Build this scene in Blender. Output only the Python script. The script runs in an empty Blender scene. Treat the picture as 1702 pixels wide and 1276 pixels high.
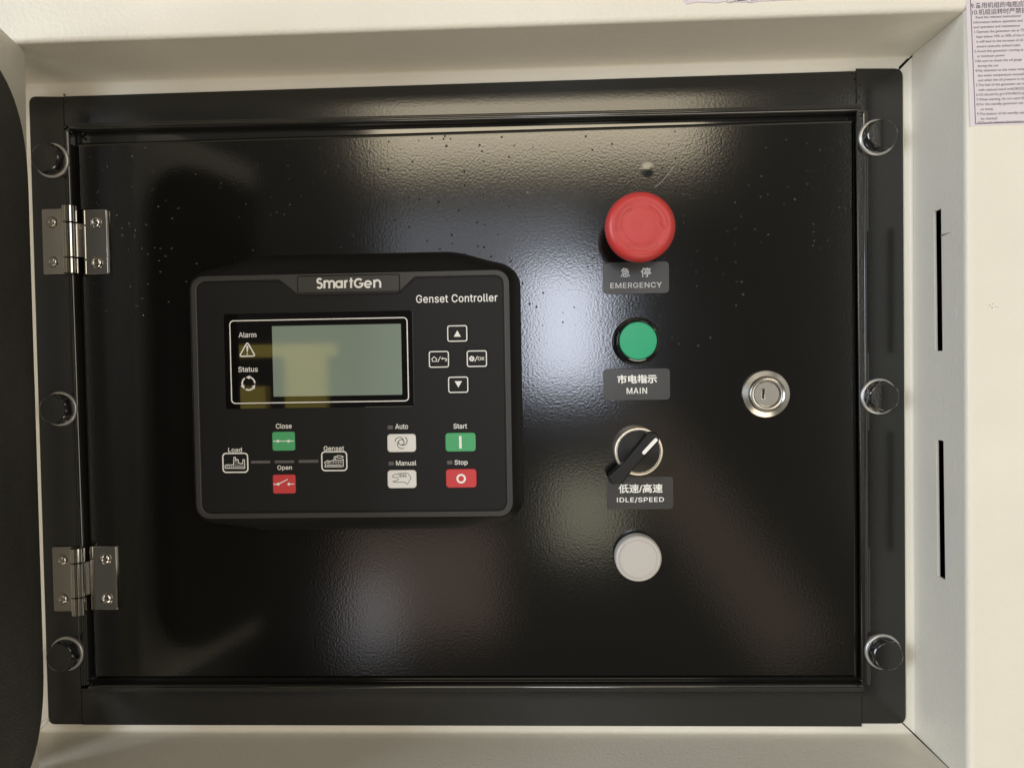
import bpy, math, random
from mathutils import Vector, Matrix
from mathutils.geometry import tessellate_polygon
R = math.radians
random.seed(4)
sc = bpy.context.scene
# ---------------------------------------------------------------- camera
# Panel frame in mm: x right, y up, z out of the panel towards the viewer.
# World: X = x, Y = -z, Z = y, in metres.
CAM = (49.0985756, 23.3503440, 463.164034)
ROT = Matrix(((0.99907811, 0.01584722, 0.03989736), (-0.01679311, 0.99958313, 0.02348548), (-0.03950855, -0.02413383, 0.99892774)))
F = 1279.0
def W(p): return Vector((p[0], -p[2], p[1])) * 0.001
P2W = Matrix(((1, 0, 0), (0, 0, -1), (0, 1, 0)))
cam = bpy.data.cameras.new('camera'); co = bpy.data.objects.new('camera', cam)
sc.collection.objects.link(co); sc.camera = co
m4 = (P2W @ ROT).to_4x4(); m4.translation = W(CAM); co.matrix_world = m4
cam.sensor_fit = 'HORIZONTAL'; cam.sensor_width = 36; cam.lens = 36 * F / 1702
cam.clip_start = 0.01; cam.clip_end = 50
# ---------------------------------------------------------------- light
w = bpy.data.worlds.new('World'); sc.world = w; w.use_nodes = True
w.node_tree.nodes['Background'].inputs[0].default_value = (1.0, 0.93, 0.80, 1)
w.node_tree.nodes['Background'].inputs[1].default_value = 0.085
def lamp(name, pos, target, sx, sy, rad, col, spread=180, roll=0):
    d = bpy.data.lights.new(name, 'AREA'); d.shape = 'RECTANGLE'
    d.size = sx; d.size_y = sy; d.color = col; d.energy = rad * math.pi * sx * sy
    d.spread = R(spread)
    o = bpy.data.objects.new(name, d); sc.collection.objects.link(o)
    o.location = W(pos)
    o.rotation_euler = (W(target) - W(pos)).to_track_quat('-Z', 'Y').to_euler()
    if roll: o.rotation_euler = ((W(target) - W(pos)).to_track_quat('-Z', 'Y').to_matrix() @ Matrix.Rotation(R(roll), 3, 'Z')).to_euler()
lamp('workshop_window', (150, 190, 3000), (0, 0, 0), 0.36, 0.52, 12, (0.80, 0.86, 1.0))
lamp('skylight', (-200, 560, 3100), (0, 0, 0), 0.9, 0.36, 1.4, (0.84, 0.89, 1.0))
lamp('ceiling_lamp', (40, 1150, 3000), (0, 0, 0), 1.5, 0.42, 6.5, (1.0, 0.86, 0.62))
lamp('ceiling_lamp', (600, 2250, 2900), (0, 0, 0), 2.6, 1.1, 1.0, (1.0, 0.93, 0.84))
lamp('side_window', (-2700, 500, 2300), (0, 0, 0), 1.2, 1.8, 12.5, (0.84, 0.91, 1.0))
lamp('side_fill', (2300, 400, 2900), (0, 0, 0), 1.4, 2.6, 3.0, (1.0, 0.93, 0.82))  # added fill for the front faces, no known source at the right
lamp('floor_bounce', (500, -2650, 2500), (0, 0, 0), 2.6, 0.9, 5.0, (1.0, 0.88, 0.70))  # area lamp added in place of floor bounce, lifts the recess top
# small area lamps added only for the dim glows mirrored in the glossy door
lamp('cool_reflection_lamp', (-755, -1110, 3000), (0, 0, 0), 0.26, 0.34, 1.1, (0.86, 0.90, 1.0))
lamp('reflection_lamp', (-540, -960, 3050), (0, 0, 0), 0.75, 0.5, 0.62, (1.0, 0.74, 0.58))
lamp('reflection_lamp', (800, -740, 3050), (0, 0, 0), 1.3, 0.30, 0.4, (1.0, 0.74, 0.52), roll=-53)
lamp('reflection_lamp', (240, -650, 3050), (0, 0, 0), 0.32, 0.34, 2.0, (1.0, 0.95, 0.70))
lamp('gantry_fill', (-800, 1900, 1300), (-950, 0, 2500), 1.0, 1.0, 12, (1.0, 0.95, 0.85), spread=75)  # unseen lamp added to brighten the reflected gantry
sc.view_settings.view_transform = 'Standard'; sc.view_settings.look = 'None'
sc.view_settings.exposure = 0; sc.view_settings.gamma = 1
# ---------------------------------------------------------------- materials
def mat(name, col, rough=0.5, metal=0.0, spec=0.5, bump=None, nib=0, mottle=0, coat=0):
    m = bpy.data.materials.new(name); m.use_nodes = True
    nt = m.node_tree; N = nt.nodes; L = nt.links; b = N['Principled BSDF']
    b.inputs['Base Color'].default_value = (*col, 1)
    b.inputs['Roughness'].default_value = rough
    b.inputs['Metallic'].default_value = metal
    b.inputs['Specular IOR Level'].default_value = spec
    b.inputs['Coat Weight'].default_value = coat
    b.inputs['Coat Roughness'].default_value = 0.05
    tc = N.new('ShaderNodeTexCoord')
    if mottle:
        n = N.new('ShaderNodeTexNoise'); n.inputs['Scale'].default_value = 14; n.inputs['Detail'].default_value = 6
        L.new(tc.outputs['Object'], n.inputs['Vector'])
        mr = N.new('ShaderNodeMapRange'); mr.inputs[1].default_value = .3; mr.inputs[2].default_value = .7
        mr.inputs[3].default_value = 1 - mottle; mr.inputs[4].default_value = 1 + mottle
        L.new(n.outputs[0], mr.inputs[0])
        mx = N.new('ShaderNodeVectorMath'); mx.operation = 'MULTIPLY'
        mx.inputs[0].default_value = col; L.new(mr.outputs[0], mx.inputs[1])
        L.new(mx.outputs[0], b.inputs['Base Color'])
        m2 = N.new('ShaderNodeMapRange'); m2.inputs[1].default_value = .3; m2.inputs[2].default_value = .7
        m2.inputs[3].default_value = rough * .85; m2.inputs[4].default_value = min(1, rough * 1.15)
        n2 = N.new('ShaderNodeTexNoise'); n2.inputs['Scale'].default_value = 45; n2.inputs['Detail'].default_value = 4
        L.new(tc.outputs['Object'], n2.inputs['Vector']); L.new(n2.outputs[0], m2.inputs[0])
        L.new(m2.outputs[0], b.inputs['Roughness'])
    prev = None
    for (scale, strength, dist) in (bump or []):
        n = N.new('ShaderNodeTexNoise'); n.inputs['Scale'].default_value = scale; n.inputs['Detail'].default_value = 2
        L.new(tc.outputs['Object'], n.inputs['Vector'])
        bp = N.new('ShaderNodeBump'); bp.inputs['Strength'].default_value = strength; bp.inputs['Distance'].default_value = dist
        L.new(n.outputs[0], bp.inputs['Height'])
        if prev: L.new(prev.outputs[0], bp.inputs['Normal'])
        prev = bp
    if nib:    # tiny nibs standing in the paint
        v = N.new('ShaderNodeTexVoronoi'); v.inputs['Scale'].default_value = 260
        L.new(tc.outputs['Object'], v.inputs['Vector'])
        mr = N.new('ShaderNodeMapRange'); mr.inputs[1].default_value = 0.0; mr.inputs[2].default_value = 0.17
        mr.inputs[3].default_value = 1; mr.inputs[4].default_value = 0; mr.interpolation_type = 'SMOOTHSTEP'
        L.new(v.outputs['Distance'], mr.inputs[0])
        sp = N.new('ShaderNodeSeparateColor'); L.new(v.outputs['Color'], sp.inputs[0])
        th = N.new('ShaderNodeMath'); th.operation = 'GREATER_THAN'; th.inputs[1].default_value = .66
        L.new(sp.outputs[0], th.inputs[0])
        mu = N.new('ShaderNodeMath'); mu.operation = 'MULTIPLY'
        L.new(mr.outputs[0], mu.inputs[0]); L.new(th.outputs[0], mu.inputs[1])
        dn = N.new('ShaderNodeTexNoise'); dn.inputs['Scale'].default_value = 9; dn.inputs['Detail'].default_value = 3
        L.new(tc.outputs['Object'], dn.inputs['Vector'])
        sz = N.new('ShaderNodeSeparateXYZ'); L.new(tc.outputs['Object'], sz.inputs[0])
        zr = N.new('ShaderNodeMapRange'); zr.inputs[1].default_value = -.05; zr.inputs[2].default_value = .16; zr.inputs[3].default_value = -.22; zr.inputs[4].default_value = .12
        L.new(sz.outputs['Z'], zr.inputs[0])
        ad = N.new('ShaderNodeMath'); L.new(dn.outputs[0], ad.inputs[0]); L.new(zr.outputs[0], ad.inputs[1])
        gt = N.new('ShaderNodeMapRange'); gt.inputs[1].default_value = .46; gt.inputs[2].default_value = .54
        L.new(ad.outputs[0], gt.inputs[0])
        m3 = N.new('ShaderNodeMath'); m3.operation = 'MULTIPLY'; L.new(mu.outputs[0], m3.inputs[0]); L.new(gt.outputs[0], m3.inputs[1]); mu = m3
        bp = N.new('ShaderNodeBump'); bp.inputs['Strength'].default_value = nib; bp.inputs['Distance'].default_value = .0007
        L.new(mu.outputs[0], bp.inputs['Height'])
        if prev: L.new(prev.outputs[0], bp.inputs['Normal'])
        prev = bp
    if prev: L.new(prev.outputs[0], b.inputs['Normal'])
    return m
M = {}
M['cream'] = mat('cream_powder_coat', (0.79, 0.745, 0.64), .40, spec=.4, bump=[(480, .45, .0005)], mottle=.03)
M['gloss'] = mat('glossy_black_paint', (0.0045, 0.0043, 0.0036), .12, spec=.9, bump=[(700, .08, .0004)], nib=1.0)
M['frame'] = mat('glossy_black_frame_paint', (0.010, 0.010, 0.009), .17, spec=.8, bump=[(600, .10, .0004)])
M['dark'] = mat('dark_interior', (0.006, 0.006, 0.005), .8)
M['foam'] = mat('black_foam', (0.062, 0.059, 0.052), .85, spec=.2, bump=[(900, .7, .0008), (38, .5, .004)], mottle=.2)
M['body'] = mat('black_plastic_housing', (0.006, 0.006, 0.0055), .5, spec=.35, bump=[(2500, .15, .0002)])
M['rim'] = mat('satin_plastic_rim', (0.036, 0.034, 0.031), .42, spec=.5)
M['face'] = mat('matt_black_membrane', (0.0045, 0.0045, 0.0042), .5, spec=.33, bump=[(3000, .12, .0002)])
M['glass'] = mat('screen_glass', (0.004, 0.004, 0.004), .03, spec=.6)
M['lcd'] = mat('grey_green_lcd', (0.25, 0.32, 0.275), .05, spec=.9, mottle=.03)
M['print'] = mat('white_print', (0.88, 0.87, 0.83), .5)
M['printgrey'] = mat('grey_print', (0.55, 0.54, 0.53), .5)
M['dim'] = mat('grey_led_window', (0.115, 0.11, 0.11), .4)
M['black'] = mat('black_print', (0.03, 0.028, 0.03), .5)
M['green'] = mat('green_key', (0.075, 0.40, 0.16), .45)
M['redk'] = mat('red_key', (0.62, 0.05, 0.055), .45)
M['white'] = mat('white_key', (0.82, 0.80, 0.77), .45)
M['mush'] = mat('red_mushroom_plastic', (0.52, 0.043, 0.040), .40, spec=.5, bump=[(300, .05, .0003)])
M['lamp'] = mat('green_lens', (0.025, 0.36, 0.17), .35, spec=.4, mottle=.05)
M['bezel'] = mat('gloss_black_bezel', (0.010, 0.010, 0.010), .06, spec=1.0)
M['plug'] = mat('milky_lens', (0.52, 0.49, 0.455), .32, mottle=.02)
M['champ'] = mat('champagne_metal_ring', (0.80, 0.72, 0.60), .42, metal=1)
M['knob'] = mat('satin_black_knob', (0.010, 0.010, 0.009), .45, spec=.35)
M['chrome'] = mat('polished_steel', (0.58, 0.56, 0.52), .08, metal=1)
M['hinge'] = mat('darkened_steel_hinge', (0.42, 0.39, 0.36), .22, metal=1, bump=[(300, .1, .0005)])  # steel colour darkened to stand for dark reflections in the left leaves
M['nickel'] = mat('nickel_lock', (0.52, 0.50, 0.45), .28, metal=1)
M['washer'] = mat('bright_washer', (0.56, 0.55, 0.52), .34, metal=.7)
M['plate'] = mat('charcoal_label_film', (0.030, 0.028, 0.025), .34, spec=.7, mottle=.05)
M['paper'] = mat('pale_sticker_vinyl', (0.70, 0.64, 0.68), .4, bump=[(500, .2, .0003)])
M['ink'] = mat('grey_ink', (0.13, 0.10, 0.12), .5)
M['white_mark'] = mat('white_bead_scratch', (0.92, 0.90, 0.86), .25)  # white shared by a scratch and the light painted at the mitre
M['nick'] = mat('bare_nick_mark', (0.20, 0.19, 0.17), .5)
M['chip'] = mat('paint_chip_mark', (0.30, 0.27, 0.20), .6)
M['yellow'] = mat('yellow_gantry_paint', (0.72, 0.58, 0.14), .5)
# ---------------------------------------------------------------- builders
def U(px, py, z):
    """the point of the plane z seen at photo pixel (px,py), in panel mm"""
    d = ROT @ Vector(((px - 851) / F, -(py - 638) / F, -1.0))
    t = (z - CAM[2]) / d[2]
    return (CAM[0] + t * d[0], CAM[1] + t * d[1])
def UL(pts, z): return [U(x, y, z) for x, y in pts]
def thing(name, loc, label, cat, group=None):
    o = bpy.data.objects.new(name, None); sc.collection.objects.link(o)
    o.location = W(loc); o.empty_display_size = .01
    o['label'] = label; o['category'] = cat
    if group: o['group'] = group
    return o
class MB:
    def __init__(s): s.v = []; s.f = []
    def add(s, vs, fs):
        k = len(s.v); s.v += [tuple(x) for x in vs]; s.f += [tuple(i + k for i in f) for f in fs]
        return s
    def build(s, name, m, parent=None, angle=38, label=None, kind=None):
        off = Vector((0, 0, 0)); q = parent
        while q: off += q.location; q = q.parent
        me = bpy.data.meshes.new(name)
        me.from_pydata([W(v) - off for v in s.v], [], s.f); me.materials.append(m)
        me.polygons.foreach_set('use_smooth', [True] * len(me.polygons))
        me.set_sharp_from_angle(angle=R(angle)); me.update()
        o = bpy.data.objects.new(name, me); sc.collection.objects.link(o)
        if parent: o.parent = parent
        if label: o['label'] = label
        if kind: o['kind'] = kind
        return o
def area(p): return sum(p[i - 1][0] * p[i][1] - p[i][0] * p[i - 1][1] for i in range(len(p))) / 2
def ccw(p): return list(p) if area(p) > 0 else list(p)[::-1]
def inset(p, d):
    """move a ccw outline inwards by d"""
    if abs(d) < 1e-9: return list(p)
    n = len(p); out = []
    for i in range(n):
        a, b, c = Vector(p[i - 1]), Vector(p[i]), Vector(p[(i + 1) % n])
        e1 = (b - a); e2 = (c - b)
        if e1.length < 1e-7: e1 = e2
        if e2.length < 1e-7: e2 = e1
        e1 = e1.normalized(); e2 = e2.normalized()
        n1 = Vector((-e1.y, e1.x)); n2 = Vector((-e2.y, e2.x)); s = n1 + n2
        k = s.length_squared
        s = n1 if k < .2 else s * (2 / k)
        out.append((b.x + s.x * d, b.y + s.y * d))
    return out
def rr(x0, y0, x1, y1, r, seg=6):
    pts = []
    for cx, cy, a in ((x1 - r, y1 - r, 0), (x0 + r, y1 - r, 90), (x0 + r, y0 + r, 180), (x1 - r, y0 + r, 270)):
        for k in range(seg + 1):
            t = R(a + 90 * k / seg); pts.append((cx + r * math.cos(t), cy + r * math.sin(t)))
    return pts
def fillet(poly, r, seg=5):
    """round the corners of a ccw polygon; r a number or one per corner"""
    n = len(poly); out = []
    for i in range(n):
        a, b, c = Vector(poly[i - 1]), Vector(poly[i]), Vector(poly[(i + 1) % n])
        ri = r[i] if isinstance(r, (list, tuple)) else r
        u = (a - b).normalized(); v = (c - b).normalized()
        ang = u.angle(v)
        if ri < 1e-6 or ang > 3.1: out.append(tuple(b)); continue
        t = min(ri / math.tan(ang / 2), (a - b).length * .49, (c - b).length * .49)
        p0 = b + u * t; p1 = b + v * t
        for k in range(seg + 1):
            s = k / seg
            q = p0 * (1 - s) ** 2 + b * 2 * s * (1 - s) + p1 * s * s
            out.append((q.x, q.y))
    return out
def circ(cx, cy, r, n=48): return [(cx + r * math.cos(2 * math.pi * k / n), cy + r * math.sin(2 * math.pi * k / n)) for k in range(n)]
def prism(outer, z0, z1, holes=(), bev=0, seg=4, T=None, back=False, mb=None):
    mb = mb or MB(); T = T or (lambda p: p)
    outer = ccw(outer); holes = [ccw(h) for h in holes]
    prof = [(z0, 0)]
    if bev:
        for k in range(seg + 1):
            a = math.pi / 2 * k / seg; prof.append((z1 - bev + bev * math.sin(a), bev * (1 - math.cos(a))))
    else: prof.append((z1, 0))
    tops = []
    for loop, sg in [(outer, 1)] + [(h, -1) for h in holes]:
        n = len(loop); rings = [[(x, y, z) for x, y in inset(loop, d * sg)] for z, d in prof]
        vs = [T(v) for r_ in rings for v in r_]; fs = []
        for j in range(len(rings) - 1):
            for i in range(n):
                q = (j * n + i, j * n + (i + 1) % n, (j + 1) * n + (i + 1) % n, (j + 1) * n + i)
                fs.append(q if sg > 0 else q[::-1])
        mb.add(vs, fs); tops.append(rings[-1])
    def cap(loops, flip):
        flat = [v for l in loops for v in l]
        tris = tessellate_polygon([[Vector((v[0], v[1], 0)) for v in l] for l in loops])
        fs = []
        for t in tris:
            a, b, c = (flat[i] for i in t)
            ar = (b[0] - a[0]) * (c[1] - a[1]) - (b[1] - a[1]) * (c[0] - a[0])
            if abs(ar) < 1e-12: continue
            fs.append(tuple(t) if (ar > 0) != flip else tuple(t)[::-1])
        mb.add([T(v) for v in flat], fs)
    cap(tops, False)
    if back: cap([[(x, y, z0) for x, y in l] for l in [outer] + holes], True)
    return mb
def lathe(cx, cy, prof, n=64, mb=None):
    """prof: list of (r, z), from outside/bottom to the middle/top"""
    mb = mb or MB(); vs = []; fs = []
    for r, z in prof: vs += [(cx + r * math.cos(2 * math.pi * k / n), cy + r * math.sin(2 * math.pi * k / n), z) for k in range(n)]
    for j in range(len(prof) - 1):
        for i in range(n): fs.append((j * n + i, j * n + (i + 1) % n, (j + 1) * n + (i + 1) % n, (j + 1) * n + i))
    if prof[-1][0] > 1e-6: fs.append(tuple((len(prof) - 1) * n + i for i in range(n)))
    return mb.add(vs, fs)
def box(x0, y0, z0, x1, y1, z1, bev=0, mb=None): return prism([(x0, y0), (x1, y0), (x1, y1), (x0, y1)], z0, z1, bev=bev, back=True, mb=mb)
def ribbon(pts, wd, z, closed=False, mb=None, h=.08, T=None):
    """flat printed stroke of width wd along pts (2D)"""
    mb = mb or MB(); T = T or (lambda p: p)
    P = [Vector(p) for p in pts]; n = len(P); Lf = []; Rt = []
    for i in range(n):
        a = P[i - 1] if (i > 0 or closed) else None; c = P[(i + 1) % n] if (i < n - 1 or closed) else None; b = P[i]
        e1 = (b - a).normalized() if a is not None else (c - b).normalized()
        e2 = (c - b).normalized() if c is not None else e1
        n1 = Vector((-e1.y, e1.x)); n2 = Vector((-e2.y, e2.x)); s = n1 + n2
        k = s.length_squared; s = n1 if k < .5 else s * (2 / k)
        Lf.append(b + s * wd / 2); Rt.append(b - s * wd / 2)
    vs = [(v.x, v.y, z) for v in Lf] + [(v.x, v.y, z) for v in Rt]
    vs += [(v.x, v.y, z - h) for v in Lf] + [(v.x, v.y, z - h) for v in Rt]
    fs = []; m = n if closed else n - 1
    for i in range(m):
        j = (i + 1) % n
        fs += [(n + i, n + j, j, i), (i, j, 2 * n + j, 2 * n + i), (3 * n + i, 3 * n + j, n + j, n + i)]
    return mb.add([T(v) for v in vs], fs)
def arc(cx, cy, r, a0, a1, n=10): return [(cx + r * math.cos(R(a0 + (a1 - a0) * k / n)), cy + r * math.sin(R(a0 + (a1 - a0) * k / n))) for k in range(n + 1)]
# outlines of the sans-serif letters used on the controller and the labels (advance, contours; 1000 units per em)
GLYPHS = {"/":[249,[[10,-84,70,-85,79,-80,244,532,238,541,178,542,170,536,6,-72,6,-80]]],"A":[480,[[12,-8,84,-9,92,-5,140,132,144,133,336,133,388,-6,396,-9,460,-9,471,-4,471,4,285,512,280,517,200,518,193,512,8,4,8,-4],[168,208,236,417,240,419,309,208]]],"C":[510,[[244,-15,280,-16,328,-8,366,5,400,25,428,49,455,85,472,121,482,161,480,165,472,169,404,168,383,121,359,93,320,71,280,62,240,64,200,77,167,101,139,137,122,177,115,213,113,261,117,309,127,345,140,374,161,401,188,425,220,440,252,446,284,446,312,440,344,426,370,405,387,381,404,340,472,339,481,345,475,377,461,413,440,445,416,471,388,492,353,509,320,519,280,524,224,521,184,510,144,490,112,465,73,417,53,377,39,333,32,281,32,229,39,177,54,129,84,74,112,43,148,16,200,-7]]],"D":[502,[[56,-8,236,-8,296,0,336,13,372,34,404,61,431,96,455,148,467,204,470,260,464,328,450,376,427,420,392,461,356,487,308,507,252,517,60,518,52,513,51,0],[136,66,134,72,134,440,136,443,240,442,272,437,304,426,332,408,355,384,371,356,382,324,389,280,390,236,382,184,370,152,356,127,336,105,312,88,288,77,236,67]]],"E":[419,[[56,-8,376,-9,383,-4,384,56,381,64,376,66,136,66,134,72,134,216,136,220,356,220,364,228,364,276,364,288,356,295,134,296,134,440,140,443,376,443,381,452,381,504,381,512,376,517,60,518,52,513,51,0]]],"G":[520,[[246,-15,288,-15,336,-7,380,11,412,32,438,57,466,101,479,137,486,177,487,257,480,264,280,264,274,257,274,201,276,193,284,190,405,189,401,161,393,137,379,113,361,93,340,79,308,67,268,62,240,64,212,72,180,90,156,113,139,137,122,177,115,213,113,261,117,309,127,345,140,374,160,401,188,425,212,437,240,445,272,447,304,442,337,429,364,407,384,381,404,340,472,340,483,345,476,377,463,409,443,441,417,469,388,491,356,507,326,517,292,523,244,524,200,516,156,498,112,467,83,433,52,377,39,333,32,281,32,225,44,157,60,113,84,73,113,41,156,11,200,-7]]],"I":[225,[[72,-9,153,-9,153,518,72,518]]],"K":[467,[[56,-8,124,-9,133,-4,134,164,196,230,368,-8,448,-9,456,-5,456,5,255,288,452,500,457,508,453,516,359,516,184,328,136,272,133,276,133,512,124,518,60,518,52,513,51,0]]],"L":[393,[[56,-8,360,-9,368,-6,370,0,370,56,364,66,134,68,134,508,130,516,124,518,60,518,55,516,51,508,51,0]]],"M":[628,[[56,-8,124,-9,131,0,132,371,160,292,276,0,280,-7,288,-9,344,-9,350,-4,492,365,495,364,495,0,504,-9,572,-8,577,0,577,508,573,516,476,518,468,512,343,188,316,107,160,512,152,518,55,516,51,508,51,0]]],"N":[523,[[56,-8,124,-9,132,-5,134,0,132,391,195,284,380,-6,388,-9,464,-9,471,-4,472,508,468,516,400,518,390,512,391,132,388,124,144,513,136,518,60,518,52,513,51,0]]],"O":[533,[[244,-15,288,-15,336,-6,388,17,420,42,451,77,478,125,494,177,501,225,501,281,494,333,479,381,450,433,420,467,376,498,332,516,288,524,244,524,188,512,144,490,112,466,73,417,53,377,39,333,32,281,32,229,39,177,54,129,84,74,112,43,148,16,200,-7],[236,65,201,77,176,93,156,113,135,145,122,177,115,213,112,253,115,297,122,329,134,361,154,393,176,416,200,431,228,442,264,447,292,445,320,437,356,417,376,398,394,373,408,341,418,297,421,253,419,213,411,177,399,145,378,113,356,92,332,77,296,65,268,62]]],"P":[445,[[56,-8,124,-9,133,-4,135,176,252,177,308,187,336,199,361,216,381,236,397,260,409,288,416,320,417,364,412,395,399,432,383,456,360,479,336,496,292,512,252,517,60,518,52,512,51,0],[136,251,134,280,134,440,136,443,256,442,288,433,312,416,330,384,335,344,328,304,308,275,284,260,256,253]]],"R":[449,[[56,-8,124,-9,133,-4,134,184,136,189,240,189,348,-7,428,-9,436,-4,436,4,327,204,364,227,391,256,409,292,418,336,415,388,399,436,372,472,340,495,308,508,256,517,60,518,52,512,51,0],[164,264,136,264,134,268,134,440,136,443,256,442,288,434,312,419,329,392,336,360,332,320,316,291,296,276,268,267]]],"S":[447,[[200,-17,242,-17,282,-12,314,-3,350,15,375,35,394,59,408,87,417,123,416,159,408,191,391,219,370,240,342,259,314,272,202,306,166,319,142,335,128,355,124,375,126,391,141,419,170,439,214,449,262,445,298,429,319,407,329,375,334,370,407,371,409,375,409,391,402,420,389,447,366,475,346,491,318,506,290,517,258,523,210,524,178,520,146,511,110,493,83,471,61,443,49,415,44,387,44,355,52,323,69,295,94,271,122,253,155,239,258,209,294,195,319,179,333,159,336,143,335,123,329,107,317,91,282,68,234,58,186,62,146,79,124,103,113,139,106,145,38,146,32,143,30,139,31,123,40,87,56,55,74,34,98,15,126,0,154,-10]]],"Y":[472,[[200,-8,268,-9,276,-4,277,204,463,504,463,512,460,516,376,516,274,352,236,284,204,342,96,516,16,518,8,512,9,504,193,208,194,0]]],"a":[389,[[141,-17,179,-17,210,-10,242,5,266,27,268,-1,274,-9,338,-9,346,-1,346,251,342,291,331,323,311,351,282,373,250,386,214,392,182,393,142,387,110,377,82,360,63,343,47,323,33,295,33,287,38,283,102,265,122,293,142,309,166,319,202,322,226,318,242,310,254,299,263,283,267,255,262,243,238,236,134,222,94,211,54,187,30,155,23,127,22,95,29,63,40,39,61,15,82,1,110,-11],[154,55,122,66,105,83,101,111,110,133,126,145,150,154,266,172,264,119,257,99,242,81,222,66,202,58]]],"d":[424,[[177,-16,218,-16,248,-8,278,10,302,36,304,0,309,-8,370,-9,380,-4,381,508,374,517,310,518,302,512,301,348,298,346,270,373,238,388,198,393,150,387,114,372,82,348,55,312,40,280,27,228,26,172,31,128,47,80,70,42,98,15,134,-6],[178,59,158,68,142,80,127,100,117,120,106,176,109,228,125,276,150,304,182,319,222,319,242,314,259,304,275,288,288,268,301,216,300,152,286,108,274,88,258,72,242,63,222,57,194,56]]],"e":[404,[[191,-16,226,-17,262,-11,286,-4,314,11,334,26,354,48,370,78,372,96,366,100,302,114,282,82,258,64,222,55,182,59,154,70,130,92,114,120,106,160,370,160,380,168,379,216,373,260,361,296,343,328,318,354,290,373,258,386,218,393,174,391,142,383,110,367,86,348,65,324,46,292,31,244,26,208,26,168,34,117,48,80,65,52,94,22,126,1,158,-11],[110,230,107,236,116,264,138,295,166,314,206,321,242,315,270,296,288,268,298,232]]],"l":[189,[[122,-10,173,-8,185,-5,190,2,177,60,169,63,149,61,133,63,127,70,124,82,123,510,117,517,53,518,44,510,44,70,54,34,68,14,89,-1]]],"m":[610,[[48,-8,113,-9,122,-4,123,236,125,264,136,288,153,306,177,318,201,321,225,318,241,309,257,293,263,276,265,0,269,-7,337,-9,343,-4,347,268,357,292,373,308,393,318,417,321,445,318,464,308,477,295,485,276,488,-4,497,-9,561,-8,566,0,565,268,558,312,541,344,521,367,501,380,481,388,449,395,409,393,377,383,351,368,321,336,317,336,304,356,285,375,261,388,245,393,209,395,177,388,147,372,125,350,121,356,121,380,117,387,49,387,44,380,44,316,44,0]]],"n":[410,[[48,-8,113,-9,122,-4,123,228,126,256,138,284,157,304,181,316,209,320,233,318,260,304,276,284,285,261,288,-4,297,-9,357,-9,365,-5,364,272,358,300,347,328,329,354,309,371,289,382,265,389,213,393,185,387,161,378,137,361,125,349,121,352,121,380,117,387,53,388,45,384,44,0]]],"o":[415,[[188,-16,226,-16,258,-11,290,1,328,28,350,52,372,92,385,132,389,168,389,208,382,254,369,292,350,324,326,350,290,375,258,387,226,393,190,393,154,386,114,369,87,348,63,320,43,284,31,244,26,208,26,168,34,118,49,80,66,52,87,28,122,3,154,-10],[202,56,178,59,158,68,130,96,117,120,110,144,106,200,117,256,139,292,157,308,174,316,218,320,238,317,258,308,286,280,298,256,305,232,310,176,307,152,298,120,278,86,263,72,246,62,226,57]]],"p":[424,[[48,-151,113,-152,122,-147,125,34,149,9,181,-10,217,-17,261,-14,293,-5,330,17,357,45,378,81,394,129,399,169,399,209,390,261,377,297,361,326,332,357,305,376,261,391,229,393,197,391,177,385,155,373,125,344,121,349,121,381,117,387,53,388,45,383,44,-143],[205,57,185,62,166,73,149,91,137,109,123,161,123,217,134,261,145,281,158,297,189,316,209,320,233,320,253,316,273,305,289,291,300,273,316,225,318,165,305,113,281,78,265,67,249,60,229,56]]],"r":[259,[[48,-8,113,-9,122,-4,123,236,127,264,144,292,169,309,197,316,245,313,250,316,252,324,252,384,249,391,213,394,177,388,149,375,125,354,121,356,121,380,113,388,53,388,45,384,44,0]]],"s":[365,[[160,-16,196,-17,228,-13,257,-4,284,9,304,24,321,44,332,64,339,92,339,120,334,144,321,168,304,186,264,208,148,240,128,252,120,264,118,284,128,302,148,316,176,323,208,322,232,313,248,296,261,272,268,268,331,284,333,292,322,320,296,356,260,380,216,392,188,393,148,390,124,383,96,370,72,352,57,336,44,312,39,288,39,260,44,236,57,212,76,193,100,178,125,168,232,139,248,129,257,116,258,96,247,76,224,61,192,55,156,57,129,68,113,84,101,112,96,115,29,100,27,92,37,60,49,40,68,20,108,-4]]],"t":[227,[[150,-12,198,-11,218,-5,222,0,208,60,202,63,166,59,150,62,140,72,135,96,135,316,209,320,213,328,213,380,206,388,138,388,135,392,135,472,130,479,62,480,56,472,56,392,50,388,6,388,-1,384,-2,324,6,318,56,316,56,92,64,48,78,24,98,5,122,-6]]],"u":[410,[[164,-13,197,-13,237,-4,264,11,289,35,289,-1,293,-7,357,-9,365,-5,366,379,361,388,297,388,288,383,287,155,284,123,273,96,257,78,233,64,201,59,173,63,150,75,134,95,125,119,122,383,113,388,53,388,44,383,44,139,51,79,68,43,93,15,125,-4]]]," ":[188,[]]}
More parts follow.
